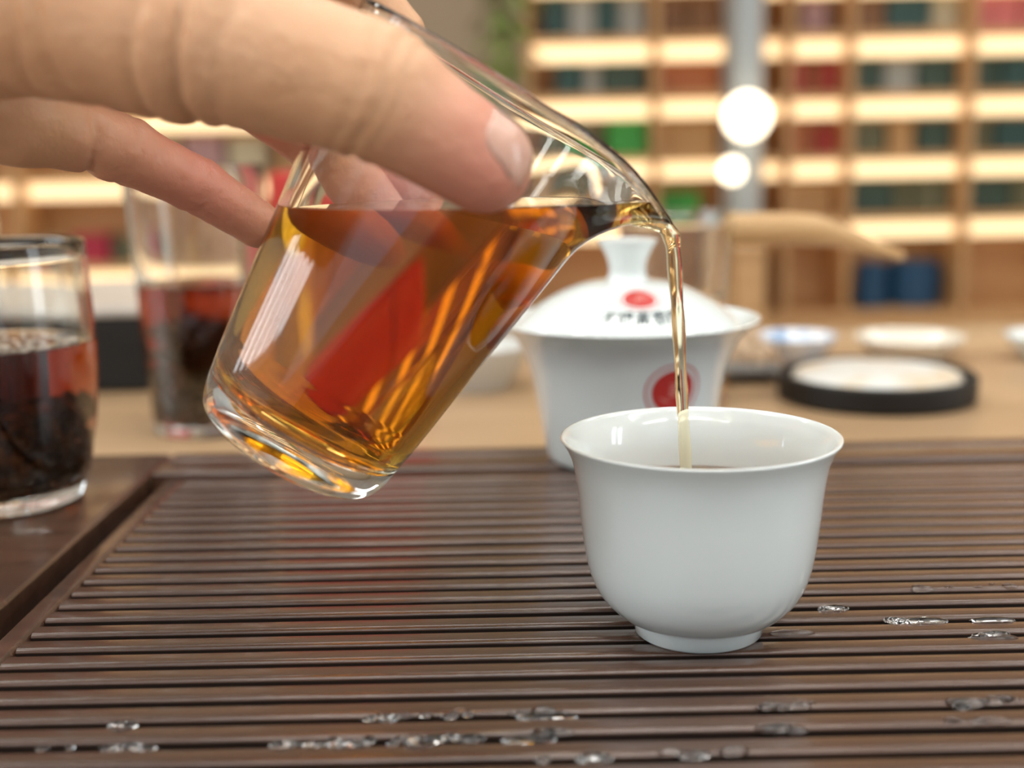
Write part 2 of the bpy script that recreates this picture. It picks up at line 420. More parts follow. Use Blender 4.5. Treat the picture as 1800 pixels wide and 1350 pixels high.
cd_ = unit(J['mcp'] - J['cmc'])
for k in range(5): creases.append((J['cmc'] + cd_ * (.5 + k * .5), unit(cd_ + np.array([0, 0, .16 * (k - 2)])), .06 + .02 * (k % 2), .085, 3.2))
wob = np.array([noise.noise(Vector(p) * .9) for p in hv])
for c, n_, dep, wd, rr in creases:
    q = hv - c; s_ = q @ n_ + wob * .22; rad_ = np.linalg.norm(q - (q @ n_)[:, None] * n_, axis=1)
    disp -= dep * np.exp(-(s_ / wd) ** 2) * (rad_ < rr)
fine = np.array([noise.noise(Vector(p) * 2.2) for p in hv]) * .02
disp += fine
hv2 = hv + nr * disp[:, None]
hm = bpy.data.meshes.new('hand')
hm.from_pydata((hv2 * CM + np.array(CAMP)).tolist(), [], hf.tolist()); hm.update(); hm.shade_smooth()
skin = mat('skin', (.66, .37, .20), .42, sss=.3, sssr=(1, .35, .18), col2=(.73, .43, .25), nscale=45, bump=.35, bscale=450)
skin.node_tree.nodes['Principled BSDF'].inputs['Subsurface Scale'].default_value = .004
hm.materials.append(skin)
# finger ends and the little finger are pinker than the thumb's base
def near(p, r): return np.clip(1 - np.linalg.norm(hv - p, axis=1) / r, 0, 1)
tint = np.clip(1.5 * near(J['tt'], 2.6) + 1.1 * near(J['l2'], 4.2) + 1.2 * near(J['m3'], 3) + 1.2 * near(J['r3'], 3) + .7 * near(J['m1'], 3.0), 0, 1)
ca = hm.color_attributes.new('pinkness', 'FLOAT_COLOR', 'POINT'); ca.data.foreach_set('color', np.repeat(tint[:, None], 4, 1).astype(np.float32).ravel())
nt = skin.node_tree; at_ = nt.nodes.new('ShaderNodeAttribute'); at_.attribute_name = 'pinkness'
mx = nt.nodes.new('ShaderNodeMix'); mx.data_type = 'RGBA'; mx.inputs['B'].default_value = (.66, .27, .19, 1)
nt.links.new(at_.outputs['Fac'], mx.inputs['Factor']); nt.links.new(nt.nodes['Color Ramp'].outputs[0], mx.inputs['A']); nt.links.new(mx.outputs['Result'], nt.nodes['Principled BSDF'].inputs['Base Color'])
hand = link(bpy.data.objects.new('hand', hm)); tag(hand, 'left hand gripping the glass pitcher, thumb in front and fingers behind', 'hand')
sm = hand.modifiers.new('smooth', 'SMOOTH'); sm.factor = .5; sm.iterations = 2
# thumb nail, laid on the skin
bvh = BVHTree.FromPolygons([Vector(p) for p in hv2.tolist()], hf.tolist())
dors = unit(np.array([.58, -.60, .62])); dors = unit(dors - dd * (dors @ dd)); sidev = np.cross(dd, dors)
nb = bmesh.new(); grid = []
NU, NV = 15, 13
for i in range(NU):
    row = []
    for j in range(NV):
        u = -1 + 2 * i / (NU - 1); v = j / (NV - 1)
        wv = .70 * (1 - .18 * (1 - v) ** 2) * math.sqrt(max(0.05, 1 - (abs(v * 2 - 1)) ** 4 * .45))
        p0 = J['ip'] + dd * (np.linalg.norm(J['tt'] - J['ip']) + -.42 + v * 1.18) + sidev * (u * wv) 
        org = Vector(p0 + dors * 2.4); hit = bvh.ray_cast(org, Vector(-dors))
        q = np.array(hit[0]) if hit[0] is not None else p0 + dors * .5
        row.append(nb.verts.new(Vector((q + dors * (.03 - .027 * abs(u) ** 3) * min(1, .08 + v * 3)) * CM) + CAMP))
    grid.append(row)
for i in range(NU - 1):
    for j in range(NV - 1): nb.faces.new((grid[i][j], grid[i + 1][j], grid[i + 1][j + 1], grid[i][j + 1]))
nail_m = mat('nail', (.70, .38, .29), .25, sss=.3, coat=.25)
no = obj('thumbnail', nb, nail_m, hand, smooth=180); no['label'] = 'pale pink glossy thumbnail'
sd = no.modifiers.new('thick', 'SOLIDIFY'); sd.thickness = .0004; sd.offset = -1

# ------------------------------------------------------------------ gaiwan
gc = Vector(((1105 - 900) / F * .468, .46, TRAY)); gc.x = at(1103, 565, .46).x
red = mat('red_seal_print', (.52, .035, .03), .35)
red_pale = mat('pale_seal_figure', (.72, .28, .24), .35)
ink = mat('dark_ink', (.03, .055, .06), .4)
bowl_o = spline([(3.0, .0), (3.08, .12), (3.15, .35), (3.28, 1.0), (3.45, 2.0), (3.62, 3.0), (3.86, 3.9), (4.18, 4.55), (4.6, 5.02), (4.92, 5.28)], 5)
bowl_rim = [(4.97, 5.33), (4.95, 5.38), (4.88, 5.38)]
bowl_i = spline([(4.80, 5.30), (4.45, 5.02), (4.02, 4.5), (3.7, 3.9), (3.45, 3.0), (3.28, 2.0), (3.1, 1.0), (2.7, .5), (0, .4)], 5)
gw = thing('gaiwan', 'white porcelain lidded tea bowl with red seals and dark writing behind the cup', 'lidded bowl', gc)
gwb = obj('bowl', lathe([(r * CM, z * CM) for r, z in [(0, .12), (2.7, .1), (2.8, 0)] + bowl_o + bowl_rim + bowl_i], 96), porc, gw, smooth=60)
lid_p = spline([(0, 6.86), (1.0, 6.80), (2.0, 6.58), (3.1, 6.06), (3.85, 5.50), (4.22, 5.14)], 8)
lid_in = [(4.26, 5.07), (4.2, 5.03)] + [(r * .97, z - .2) for r, z in lid_p[::-1][2:]]
gl = obj('lid', lathe([(r * CM, z * CM) for r, z in lid_p + lid_in[:-1] + [(0, 6.6)]], 96), porc, gw, smooth=180)
knob = spline([(.86, 6.78), (.74, 6.95), (.70, 7.2), (.76, 7.55), (.93, 7.95), (1.09, 8.2)], 6) + [(1.13, 8.27), (1.11, 8.33), (1.02, 8.34), (.85, 8.28), (.4, 8.22), (0, 8.2)]
obj('knob', lathe([(r * CM, z * CM) for r, z in knob], 64), porc, gl, smooth=60)
# printing laid on the curved surfaces
def arc_map(prof):
    P = np.array(prof); s = np.r_[0, np.cumsum(np.hypot(*np.diff(P, axis=0).T))]
    return P, s
def lay(bm, prof, r_or_z, use_z, th0, off=.012):
    """bend a flat drawing (x right, y up, cm) round a lathed surface facing the camera"""
    P, s = arc_map(prof)
    s0 = np.interp(r_or_z, P[:, 1], s) if use_z else np.interp(r_or_z, P[:, 0], s)
    sg = 1 if use_z else -1
    r0 = np.interp(s0, s, P[:, 0])
    for v in bm.verts:
        st = s0 + sg * v.co.y; r = np.interp(st, s, P[:, 0]); z = np.interp(st, s, P[:, 1])
        r2 = np.interp(st + .02, s, P[:, 0]); z2 = np.interp(st + .02, s, P[:, 1]); tx, tz = r2 - r, z2 - z; l = math.hypot(tx, tz) or 1
        nr_, nz_ = (tz / l, -tx / l) if use_z else (-tz / l, tx / l)
        a = -PI / 2 + th0 + v.co.x / r0
        R = r + nr_ * (off + v.co.z); v.co = (R * math.cos(a) * CM, R * math.sin(a) * CM, (z + nz_ * (off + v.co.z)) * CM)
    return bm
def ring2d(bm, r0, r1, n=48, m=3, ph=0):
    rs = [[bm.verts.new(((r0 + (r1 - r0) * j / m) * math.cos(2 * PI * k / n), (r0 + (r1 - r0) * j / m) * math.sin(2 * PI * k / n), 0)) for k in range(n)] for j in range(m + 1)]
    for a, b_ in zip(rs, rs[1:]):
        for k in range(n): bm.faces.new((a[k], a[(k + 1) % n], b_[(k + 1) % n], b_[k]))
    return bm
def stroke2d(bm, pts, w, z=.006):
    pts = spline([(x, y_) for x, y_ in pts], 5); prev = None; n = len(pts)
    for i, (x, y_) in enumerate(pts):
        x2, y2 = pts[min(i + 1, n - 1)]; x1, y1 = pts[max(i - 1, 0)]; dx, dy = x2 - x1, y2 - y1; l = math.hypot(dx, dy) or 1
        ww = w * (.55 + .45 * math.sin(PI * (i + .6) / n)); q = [bm.verts.new((x - dy / l * ww, y_ + dx / l * ww, z)), bm.verts.new((x + dy / l * ww, y_ - dx / l * ww, z))]
        if prev: bm.faces.new((prev[0], prev[1], q[1], q[0]))
        prev = q
    return bm
def seal(parent, prof, rz, use_z, th0, R, lab):
    b_ = ring2d(bmesh.new(), .001, R * .77, m=6); ring2d(b_, R * .93, R)
    s_ = obj('seal_print', lay(b_, prof, rz, use_z, th0), red, parent, smooth=180); s_['label'] = lab
    f = bmesh.new()
    for pts in ([(-.16, .26), (.16, .27)], [(-.11, .14), (.11, .15)], [(-.12, .13), (-.11, -.05)], [(.12, .14), (.11, -.05)], [(-.11, .04), (.11, .05)], [(-.11, -.06), (.11, -.05)], [(-.2, -.16), (.2, -.15)], [(.36, .2), (.26, .05), (.3, -.1), (.42, -.16)], [(-.45, -.2), (-.28, -.33), (-.1, -.38)]):
        stroke2d(f, [(x * R, y_ * R) for x, y_ in pts], .03 * R)
    fo = obj('seal_figure', lay(f, prof, rz, use_z, th0, .016), red_pale, parent); return s_
lidc = lid_p
seal(gl, lidc, 2.52, False, .07, .73, 'red round seal printed on the lid')
seal(gwb, bowl_o, 3.15, True, .36, 1.08, 'large red round seal printed on the bowl')
# brush lettering on the lid
fc = bpy.data.curves.new('lettering', 'FONT'); fc.body = '不陽高香門'; fc.size = .74; fc.align_x = 'CENTER'; fc.align_y = 'CENTER'; fc.shear = .2; fc.offset = .010; fc.space_character = 1.02
fo_ = bpy.data.objects.new('lettering', fc); COL.objects.link(fo_)
dg = bpy.context.evaluated_depsgraph_get(); tm = bpy.data.meshes.new_from_object(fo_.evaluated_get(dg))
bpy.data.objects.remove(fo_)
b = bmesh.new(); b.from_mesh(tm); bmesh.ops.triangulate(b, faces=b.faces)
for _ in range(3):
    bmesh.ops.subdivide_edges(b, edges=[e for e in b.edges if e.calc_length() > .12], cuts=1); bmesh.ops.triangulate(b, faces=b.faces)
for v in b.verts:
    d_ = noise.noise_vector(v.co * 9); v.co.x += d_.x * .02; v.co.y += d_.y * .02; v.co.x *= .80
le = obj('lettering', lay(b, lidc, 3.55, False, .045, .02), ink, gl); le['label'] = 'row of dark brush characters on the lid'

# ------------------------------------------------------------------ glasses of steeping tea
leaf_m = mat('wet_tea_leaf', (.022, .014, .006), .6, spec=.2, col2=(.085, .055, .018), nscale=60)
def leaf_pile(name, loc, R, z0, z1, n, lab, seed):
    r_ = random.Random(seed); bm = bmesh.new()
    for _ in range(n):
        a = r_.uniform(0, 2 * PI); q = R * math.sqrt(r_.random()); z = z0 + (z1 - z0) * (r_.random() ** 1.15)
        c = Vector((q * math.cos(a), q * math.sin(a), z)); d = Vector((r_.gauss(0, 1), r_.gauss(0, 1), r_.gauss(0, .7))).normalized()
        sd = d.orthogonal().normalized(); sd.rotate(Matrix.Rotation(r_.uniform(0, 6.28), 3, d)); up = d.cross(sd)
        Lf = r_.uniform(.007, .013); wf = r_.uniform(.0012, .0026); prev = None
        for i in range(5):
            t_ = i / 4 - .5; p = c + d * Lf * t_ + up * (Lf * .8 * t_ * t_ * r_.uniform(.5, 1.2)); ww = wf * (1.05 - 3.6 * t_ * t_)
            rad = math.hypot(p.x, p.y)
            if rad > R: p.x *= R / rad; p.y *= R / rad
            p.z = min(max(p.z, z0), z1 + .004)
            qv = [bm.verts.new(p + sd * ww), bm.verts.new(p - sd * ww)]
            if prev: bm.faces.new((prev[0], prev[1], qv[1], qv[0]))
            prev = qv
    o = obj(name, bm, leaf_m, None, loc=loc, smooth=180); tag(o, lab, 'tea leaves', kind='stuff'); return o
def tea_glass(loc, rb, rt, H, lvl, lab, tealab, leaflab, leafh, seed, base=.55, th=.22, nleaf=420, tm_=dark_tea, bulge=0):
    wl = lambda z: rb + (rt - rb) * (z - .25) / (H - .25) + bulge * math.sin(PI * min(1, max(0, z - .25) / (H - .25)) ** .8)
    prof = [(0, .05), (rb * .8, .0), (rb - .15, .0), (rb - .03, .1)] + [(wl(.25 + (H - .25) * k / 14), .25 + (H - .25) * k / 14) for k in range(15)]
    prof += [(rt - .03, H + .06), (rt - th / 2, H + .09), (rt - th + .03, H + .06)]
    prof += [(wl(base + .5 + (H - base - .5) * k / 14) - th, base + .5 + (H - base - .5) * k / 14) for k in range(14, -1, -1)] + [(rb - th - .1, base + .2), (rb - th - .5, base + .03), (0, base)]
    tag(obj('drinking_glass', lathe([(r * CM, z * CM) for r, z in prof], 72), clear, None, smooth=60, loc=loc), lab, 'glass')
    f = lambda z: wl(z) - th + .03
    tp = [(0, lvl), (f(lvl) * .6, lvl), (f(lvl) - .12, lvl), (f(lvl), lvl + .06)] + [(f(lvl - (lvl - base - .5) * k / 6), lvl - (lvl - base - .5) * k / 6) for k in range(1, 7)] + [(rb - th - .07, base + .18), (rb - th - .5, base), (0, base - .02)]
    tag(obj('tea', lathe([(r * CM, z * CM) for r, z in tp], 72), tm_, None, smooth=50, loc=loc), tealab, 'tea')
    leaf_pile('tea_leaves', loc, (rb - th - .12) * CM, (base + .12) * CM, leafh * CM, nleaf, leaflab, seed)
def foam(loc, R, z, lab, seed):
    r_ = random.Random(seed); bm = bmesh.new()
    for _ in range(110):
        a = r_.uniform(0, 6.28); q = R * math.sqrt(r_.uniform(.02, 1)); rr = r_.uniform(.0005, .0015)
        m_ = Matrix.Translation((q * math.cos(a), q * math.sin(a), z)) @ Matrix.Diagonal((1, 1, .55, 1))
        bmesh.ops.create_icosphere(bm, subdivisions=1, radius=rr, matrix=m_)
    tag(obj('foam_bubbles', bm, foam_m, None, loc=loc, smooth=180), lab, 'foam', kind='stuff')
foam_m = mat('tea_foam', (.62, .52, .42), .25)
g1 = on(12, 878, TRAY)
tea_glass(g1, 2.62, 3.30, 8.9, 5.5, 'near straight drinking glass of dark tea and leaves at the left edge', 'red-brown tea in the near left drinking glass', 'mass of dark tea leaves settled in the near left glass', 3.4, 3, nleaf=650, bulge=.45)
foam(g1, .028, .0552, 'pale bubbles floating on the tea in the near left glass', 4)
g2 = on(370, 752, TABLE)
tea_glass(g2, 2.75, 3.5, 13.2, 7.5, 'tall drinking glass of dark tea half hidden behind the pitcher', 'dark tea in the tall glass behind the pitcher', 'dark tea leaves hanging in the tall glass behind the pitcher', 5.5, 5, nleaf=500)
g3 = on(-75, 700, TABLE)
tea_glass(g3, 2.8, 3.3, 13.5, 5.0, 'tall glass at the far left, only its edge in view', 'tea in the far left glass', 'tea leaves in the far left glass', 3, 6, nleaf=150)


# ------------------------------------------------------------------ things on the table behind
black = mat('matt_black', (.009, .0085, .008), .5, col2=(.016, .015, .014), nscale=30, spec=.3)
t = thing('stove_box', 'low black box with a pale top behind the drinking glasses', 'box', (0, 0, 0))
f0 = on(200, 690, TABLE).y; x0 = at(-250, 600, f0).x; x1 = at(325, 600, f0).x
obj('body', box(x0, x1, f0, f0 + .17, TABLE, TABLE + .045, bev=.003, seg=2), black, t)
obj('top_plate', box(x0 - .002, x1 + .002, f0 - .002, f0 + .172, TABLE + .0452, TABLE + .051, bev=.002, seg=2), mat('pale_stone', (.60, .56, .50), .3, col2=(.45, .42, .38), nscale=30), t)
c = on(1540, 735, TABLE); c.y += .053; c.x = at(1539, 690, c.y).x
t = thing('coaster_dish', 'round black coaster dish holding a white disc on the right', 'dish', c)
obj('dish', lathe([(r * CM, z * CM) for r, z in [(0, 0), (5.0, 0), (5.25, .12), (5.3, .4), (5.3, 1.3), (5.2, 1.42), (5.0, 1.42), (4.85, 1.3), (4.8, .5), (4.6, .4), (0, .4)]], 72), black, t, smooth=35)
stone = mat('cream_stained_disc', (.70, .70, .66), .4, col2=(.62, .44, .22), nscale=26)
stone.node_tree.nodes['Color Ramp'].color_ramp.elements[0].position = .48
tag(obj('stone_disc', lathe([(r * CM, z * CM) for r, z in [(0, 0), (4.3, 0), (4.5, .15), (4.5, .85), (4.3, 1.02), (3.6, 1.12), (2, 1.2), (0, 1.22)]], 72), stone, None, smooth=50, loc=c + Vector((0, 0, .0041))), 'white stained round disc lying in the black coaster dish', 'disc')
def small_bowl(name, px, py, R, H, m, lab, cat, inner_m=None):
    c = on(px, py, TABLE); c.y += R * .6 * CM; c.x = at(px, py, c.y).x
    o = thing(name, lab, cat, c)
    obj('body', lathe([(r * CM, z * CM) for r, z in [(0, .15), (R * .5, .12), (R * .52, 0), (R * .58, 0), (R * .62, .25), (R * .85, H * .55), (R, H - .06), (R - .04, H), (R - .14, H - .04), (R * .8, H * .55), (R * .5, .45), (0, .4)]], 64), m, o, smooth=40)
    return o, c
bluew = mat('blue_white_porcelain', (.80, .84, .88), .15, coat=.5, col2=(.22, .38, .62), nscale=75)
bluew.node_tree.nodes['Color Ramp'].color_ramp.elements[0].position = .5
creamp = mat('cream_porcelain', (.78, .72, .60), .2, coat=.4)
glassy = mat('pale_grey_porcelain', (.62, .63, .60), .2, coat=.4)
small_bowl('saucer', 1398, 638, 2.65, 1.6, bluew, 'small blue and white porcelain dish behind the black coaster', 'dish')
o, c = small_bowl('saucer', 1597, 640, 3.5, 1.5, creamp, 'cream shallow bowl behind the black coaster at the table edge', 'dish')
small_bowl('saucer', 1850, 640, 3.0, 1.6, porc, 'white dish cut off by the right edge of the photo', 'dish')
small_bowl('saucer', 838, 692, 3.3, 2.6, glassy, 'pale grey dish seen between the pitcher and the lidded bowl', 'dish')
# crumpled paper packet
paper = mat('kraft_paper', (.44, .29, .16), .6, col2=(.60, .46, .33), nscale=25)
bm = bmesh.new(); bmesh.ops.create_icosphere(bm, subdivisions=4, radius=1)
for v in bm.verts:
    p = v.co.copy(); n_ = noise.cell(p * 2.2) * .12 + noise.noise(p * 2.5) * .28
    tp = 1 - .55 * max(0, p.z); v.co = Vector((p.x * (1 + n_) * tp * .016, p.y * (1 + n_) * tp * .013, max(-.55, p.z * (1 + n_)) * .0165 + .0091))
c = on(1318, 645, TABLE)
tag(obj('paper_packet', bm, paper, None, smooth=25, loc=Vector((c.x, c.y, TABLE))), 'crumpled tan paper packet behind the right lip of the lidded bowl', 'packet')
cl = mat('grey_cloth', (.20, .19, .17), .9, col2=(.13, .12, .11), nscale=80)
bm = bmesh.new(); bmesh.ops.create_grid(bm, x_segments=24, y_segments=16, size=1)
for v in bm.verts: v.co = Vector((v.co.x * .028, v.co.y * .018, .004 + .003 * noise.noise(v.co * 3) + .0015 * math.sin(v.co.y * 5)))
bmesh.ops.solidify(bm, geom=bm.faces[:], thickness=-.003)
c = on(1290, 668, TABLE)
tag(obj('tea_cloth', bm, cl, None, smooth=60, loc=Vector((c.x, c.y, TABLE))), 'small grey folded tea cloth in front of the paper packet', 'cloth')
# red tin hidden behind the pitcher, seen through the tea
redp = mat('red_lacquer', (.50, .02, .014), .4)
c = at(610, 500, .865); t = thing('tea_tin', 'red tea tin showing red through the tea in the pitcher', 'tin', (c.x, c.y, TABLE))
obj('body', lathe([(0, 0), (.047, 0), (.050, .003), (.050, .094), (.047, .096), (0, .096)], 64), redp, t, smooth=40)
obj('lid', lathe([(0, .1265), (.048, .1265), (.0508, .124), (.0508, .0962), (0, .0962)], 64), redp, t, smooth=40)
# glass side-handled pot
c = at(1187, 500, .66); t = thing('glass_pot', 'glass tea pot with a wooden side handle behind the lidded bowl', 'pot', (c.x, c.y, TABLE))
zt = at(1285, 372, .66).z - TABLE
po_ = [(0, 0), (.0255, 0), (.027, .002), (.0285, .05), (.0300, zt - .012), (.0315, zt), (.0305, zt + .0005), (.0285, zt - .012), (.0270, .05), (.0255, .006), (0, .005)]
obj('body', lathe(spline(po_[:6], 4) + po_[6:], 64), clear, t, smooth=60)
bamboo = mat('light_bamboo', (.52, .31, .13), .4, col2=(.62, .40, .19), nscale=10, nstretch=(1, 10, 10))
hb = bmesh.new(); hpts = [at(px_, py_, .66) - Vector((c.x, c.y, TABLE)) for px_, py_ in ((1279, 403), (1330, 402), (1415, 403), (1470, 413), (1530, 432), (1588, 452))]
add_tube(hb, spline([tuple(p) for p in hpts], 5), list(np.interp(np.arange(26), [0, 11, 17, 25], [.0085, .0085, .0055, .0022])), 16)
hd = obj('handle', hb, bamboo, t, smooth=60); hd['label'] = 'light wooden side handle tapering to the right'
tt_ = lathe([(0, zt * .55), (.024, zt * .55), (.0272, zt * .56), (.0272, .05), (.0258, .0065), (0, .0055)], 48)
tag(obj('tea', tt_, tea_thin, None, smooth=40, loc=(c.x, c.y, TABLE)), 'pale tea inside the glass side-handled pot', 'tea')

# ------------------------------------------------------------------ display shelves along the back wall
DS = 3.30; DB = .22
def sx(px): return at(px, 300, DS).x
def sz(py, px=1500): return at(px, py, DS).z
shelf_w = mat('honey_shelf_wood', (.50, .27, .105), .45, col2=(.62, .36, .16), nscale=6, nstretch=(1, 1, 8))
led_m = mat('warm_led_diffuser', (.9, .8, .6), .5, emit=(1.0, .70, .36), es=LED)
brass = mat('brass_knob', (.6, .42, .18), .3, metal=1)
TH = .018
def display(name, lab, cols, rows, ztop, led_rows, zbase):
    """cols: pixel edges; rows: board heights (m), top to bottom"""
    xs_ = [sx(p) for p in cols]
    t = thing(name, lab, 'shelf', ((xs_[0] + xs_[-1]) / 2, DS, 0)); ox = t.location.x
    B_ = lambda nm, x0, x1, y0, y1, z0, z1, m=shelf_w, par=t, **k: obj(nm, box(x0 - ox, x1 - ox, y0, y1, z0, z1, **k), m, par)
    B_('back_panel', xs_[0], xs_[-1], DB - .012, DB, zbase, ztop)
    for i, x in enumerate(xs_): B_('side_panel' if i in (0, len(xs_) - 1) else 'divider', x - TH / 2, x + TH / 2, 0, DB - .013, zbase, ztop, bev=.002)
    for z in rows:
        for a, b_ in zip(xs_, xs_[1:]): B_('shelf_board', a + TH / 2 + .0005, b_ - TH / 2 - .0005, .006, DB - .013, z - TH, z, bev=.002)
    for z in led_rows:
        for a, b_ in zip(xs_, xs_[1:]): B_('light_bar', a + TH / 2 + .004, b_ - TH / 2 - .004, .045, .07, z - TH - .042, z - TH - .001, led_m, bev=.003)
    B_('base_cabinet', xs_[0] - TH / 2, xs_[-1] + TH / 2, .0, DB, .08, zbase - .001)
    n = max(2, round((xs_[-1] - xs_[0]) / .42)); w_ = (xs_[-1] - xs_[0]) / n
    for k in range(n):
        a = xs_[0] + k * w_; d_ = B_('door', a + .004, a + w_ - .004, -.02, -.001, .09, zbase - .025, bev=.003)
        B_('door_knob', a + w_ * .85, a + w_ * .85 + .02, -.04, -.0205, zbase - .14, zbase - .12, brass, d_, bev=.004)
    return t
rz = [sz(-165), sz(-56), sz(54), sz(163), sz(272), sz(380)]
display('display_shelf', 'wide lit wooden display shelf behind the tea table on the right', [1335, 1385, 1493, 1702, 1910, 2110], [sz(-274)] + rz, sz(-274), rz, sz(548))
rzl = [sz(-165, 1100), sz(-60, 1100), sz(62, 1100), sz(165, 1100), sz(275, 1100), sz(385, 1100)]
display('display_shelf', 'lit wooden display shelf left of the grey pillar, behind the pitcher lip', [932, 1154, 1284], [sz(-274, 1100)] + rzl, sz(-274, 1100), rzl, sz(560, 1100))
rz3 = [sz(-50, 240), sz(80, 240), sz(190, 240), sz(308, 240), sz(466, 240)]
display('display_shelf', 'lit wooden display shelf at the far left beneath the hand', [-330, 24, 236, 500], [sz(-180, 240)] + rz3, sz(-180, 240), rz3, sz(590, 240))

bcols = {}
def bc(name, c):
    if name not in bcols: bcols[name] = mat(name.replace(' ', '_') + '_card', c, .5, col2=tuple(x * .8 for x in c), nscale=12)
    return bcols[name]
C_ = {'dark green': (.035, .07, .05), 'dark teal': (.02, .07, .065), 'grey': (.32, .33, .30), 'beige': (.46, .40, .26), 'brown': (.20, .09, .03), 'mauve': (.38, .22, .22), 'red': (.38, .04, .025), 'rust': (.40, .13, .04), 'bright green': (.04, .32, .05), 'tan': (.48, .28, .11), 'pink': (.60, .16, .15), 'olive': (.12, .12, .06), 'crimson': (.42, .02, .05), 'navy': (.012, .065, .14)}
def tea_box(px0, px1, z, hpx, colr, where, depth=.105):
    x0, x1 = sx(px0), sx(px1); hh = hpx * DS * .985 / F; m = bc(colr, C_[colr])
    t = thing('tea_box', colr + ' tea box ' + where, 'box', ((x0 + x1) / 2, DS + .085, z + .0005), group='boxed tea on the display shelves'); w_ = (x1 - x0) / 2 - .001
    obj('carton', box(-w_, w_, 0, depth, 0, hh * .78, bev=.002), m, t)
    obj('lid', box(-w_ - .0008, w_ + .0008, -.0015, depth + .0015, hh * .78 + .0005, hh, bev=.002), m, t)
ROWN = ['hidden', 'top', 'second', 'third', 'fourth', 'lowest']
def fill(zs, bay, cells):
    for row, lst in cells.items():
        n = len(lst)
        for i, (a, b_, colr, hpx) in enumerate(lst):
            pos = 'alone' if n == 1 else ('leftmost' if i == 0 else 'rightmost' if i == n - 1 else 'second from left' if i == 1 else 'third from left')
            tea_box(a, b_, zs[row], hpx, colr, '%s in the %s row, %s' % (pos, ROWN[row], bay))
rz_ = rz[1:] + [sz(548)]; rzl_ = rzl[1:] + [sz(560, 1100)]
fill([None] + rz_[1:] , 'wide bay right of pillar', {
    1: [(1500, 1562, 'brown', 72), (1566, 1642, 'dark teal', 74), (1646, 1694, 'beige', 70)],
    2: [(1501, 1562, 'dark green', 62), (1566, 1620, 'grey', 58), (1626, 1694, 'dark green', 62)],
    3: [(1501, 1570, 'olive', 60), (1578, 1622, 'tan', 56), (1630, 1694, 'dark green', 60)],
    4: [(1501, 1588, 'dark green', 62), (1592, 1620, 'olive', 60), (1626, 1694, 'olive', 62)]})
fill([None] + rz_[1:], 'narrow bay right of pillar', {
    1: [(1393, 1415, 'brown', 70), (1418, 1462, 'mauve', 76), (1466, 1487, 'brown', 70)],
    2: [(1393, 1428, 'red', 58), (1432, 1448, 'rust', 50), (1452, 1487, 'red', 58)],
    3: [(1393, 1440, 'rust', 58), (1446, 1487, 'red', 52)],
    4: [(1398, 1482, 'tan', 60)]})
fill([None] + rz_[1:], 'bay at right edge', {
    1: [(1712, 1800, 'pink', 78), (1806, 1896, 'pink', 74)],
    2: [(1710, 1770, 'dark green', 62), (1776, 1830, 'dark teal', 62), (1838, 1900, 'dark green', 62)],
    3: [(1710, 1762, 'olive', 60), (1768, 1840, 'dark teal', 60)],
    4: [(1710, 1800, 'dark green', 62), (1806, 1890, 'olive', 62)]})
fill([None] + rzl_[1:], 'wide bay left of pillar', {
    1: [(960, 1002, 'dark teal', 76), (1006, 1052, 'grey', 72), (1056, 1090, 'dark teal', 76), (1094, 1140, 'grey', 72)],
    2: [(980, 1030, 'dark teal', 60), (1034, 1060, 'grey', 56), (1064, 1140, 'dark green', 60)],
    3: [(1000, 1060, 'olive', 60), (1072, 1144, 'bright green', 66)],
    4: [(985, 1040, 'tan', 60), (1046, 1120, 'olive', 58)]})
fill([None] + rzl_[1:], 'narrow bay left of pillar', {
    1: [(1162, 1215, 'brown', 76), (1219, 1274, 'brown', 72)],
    2: [(1164, 1274, 'rust', 62)],
    3: [(1166, 1270, 'tan', 58)],
    4: [(1166, 1240, 'bright green', 44)]})
rz3_ = rz3 + [sz(590, 240)]
fill(rz3_, 'shelf under the hand', {
    2: [(330, 398, 'pink', 84), (404, 480, 'pink', 78)],
    3: [(246, 300, 'beige', 60), (310, 380, 'mauve', 66), (390, 460, 'beige', 60)],
    4: [(40, 84, 'beige', 44), (94, 160, 'crimson', 52), (170, 226, 'olive', 46), (260, 330, 'tan', 40)],
    5: [(40, 110, 'rust', 60), (260, 340, 'rust', 60)]})
# two navy canisters on the lowest board
for (a, b_, lab) in ((1526, 1586, 'narrower navy canister, left of the two on the lowest shelf'), (1592, 1688, 'wider navy canister, right of the two on the lowest shelf')):
    x0, x1 = sx(a), sx(b_); R = (x1 - x0) / 2; t = thing('canister', lab, 'canister', ((x0 + x1) / 2, DS + .05 + R, sz(548) + .0005), group='navy canisters')
    obj('body', lathe([(0, 0), (R - .003, 0), (R, .003), (R, .098), (0, .098)], 48), bc('navy', C_['navy']), t, smooth=40)
    obj('lid', lathe([(0, .1265), (R - .008, .1265), (R - .002, .122), (R - .002, .0985), (0, .0985)], 48), bc('navy', C_['navy']), t, smooth=40)
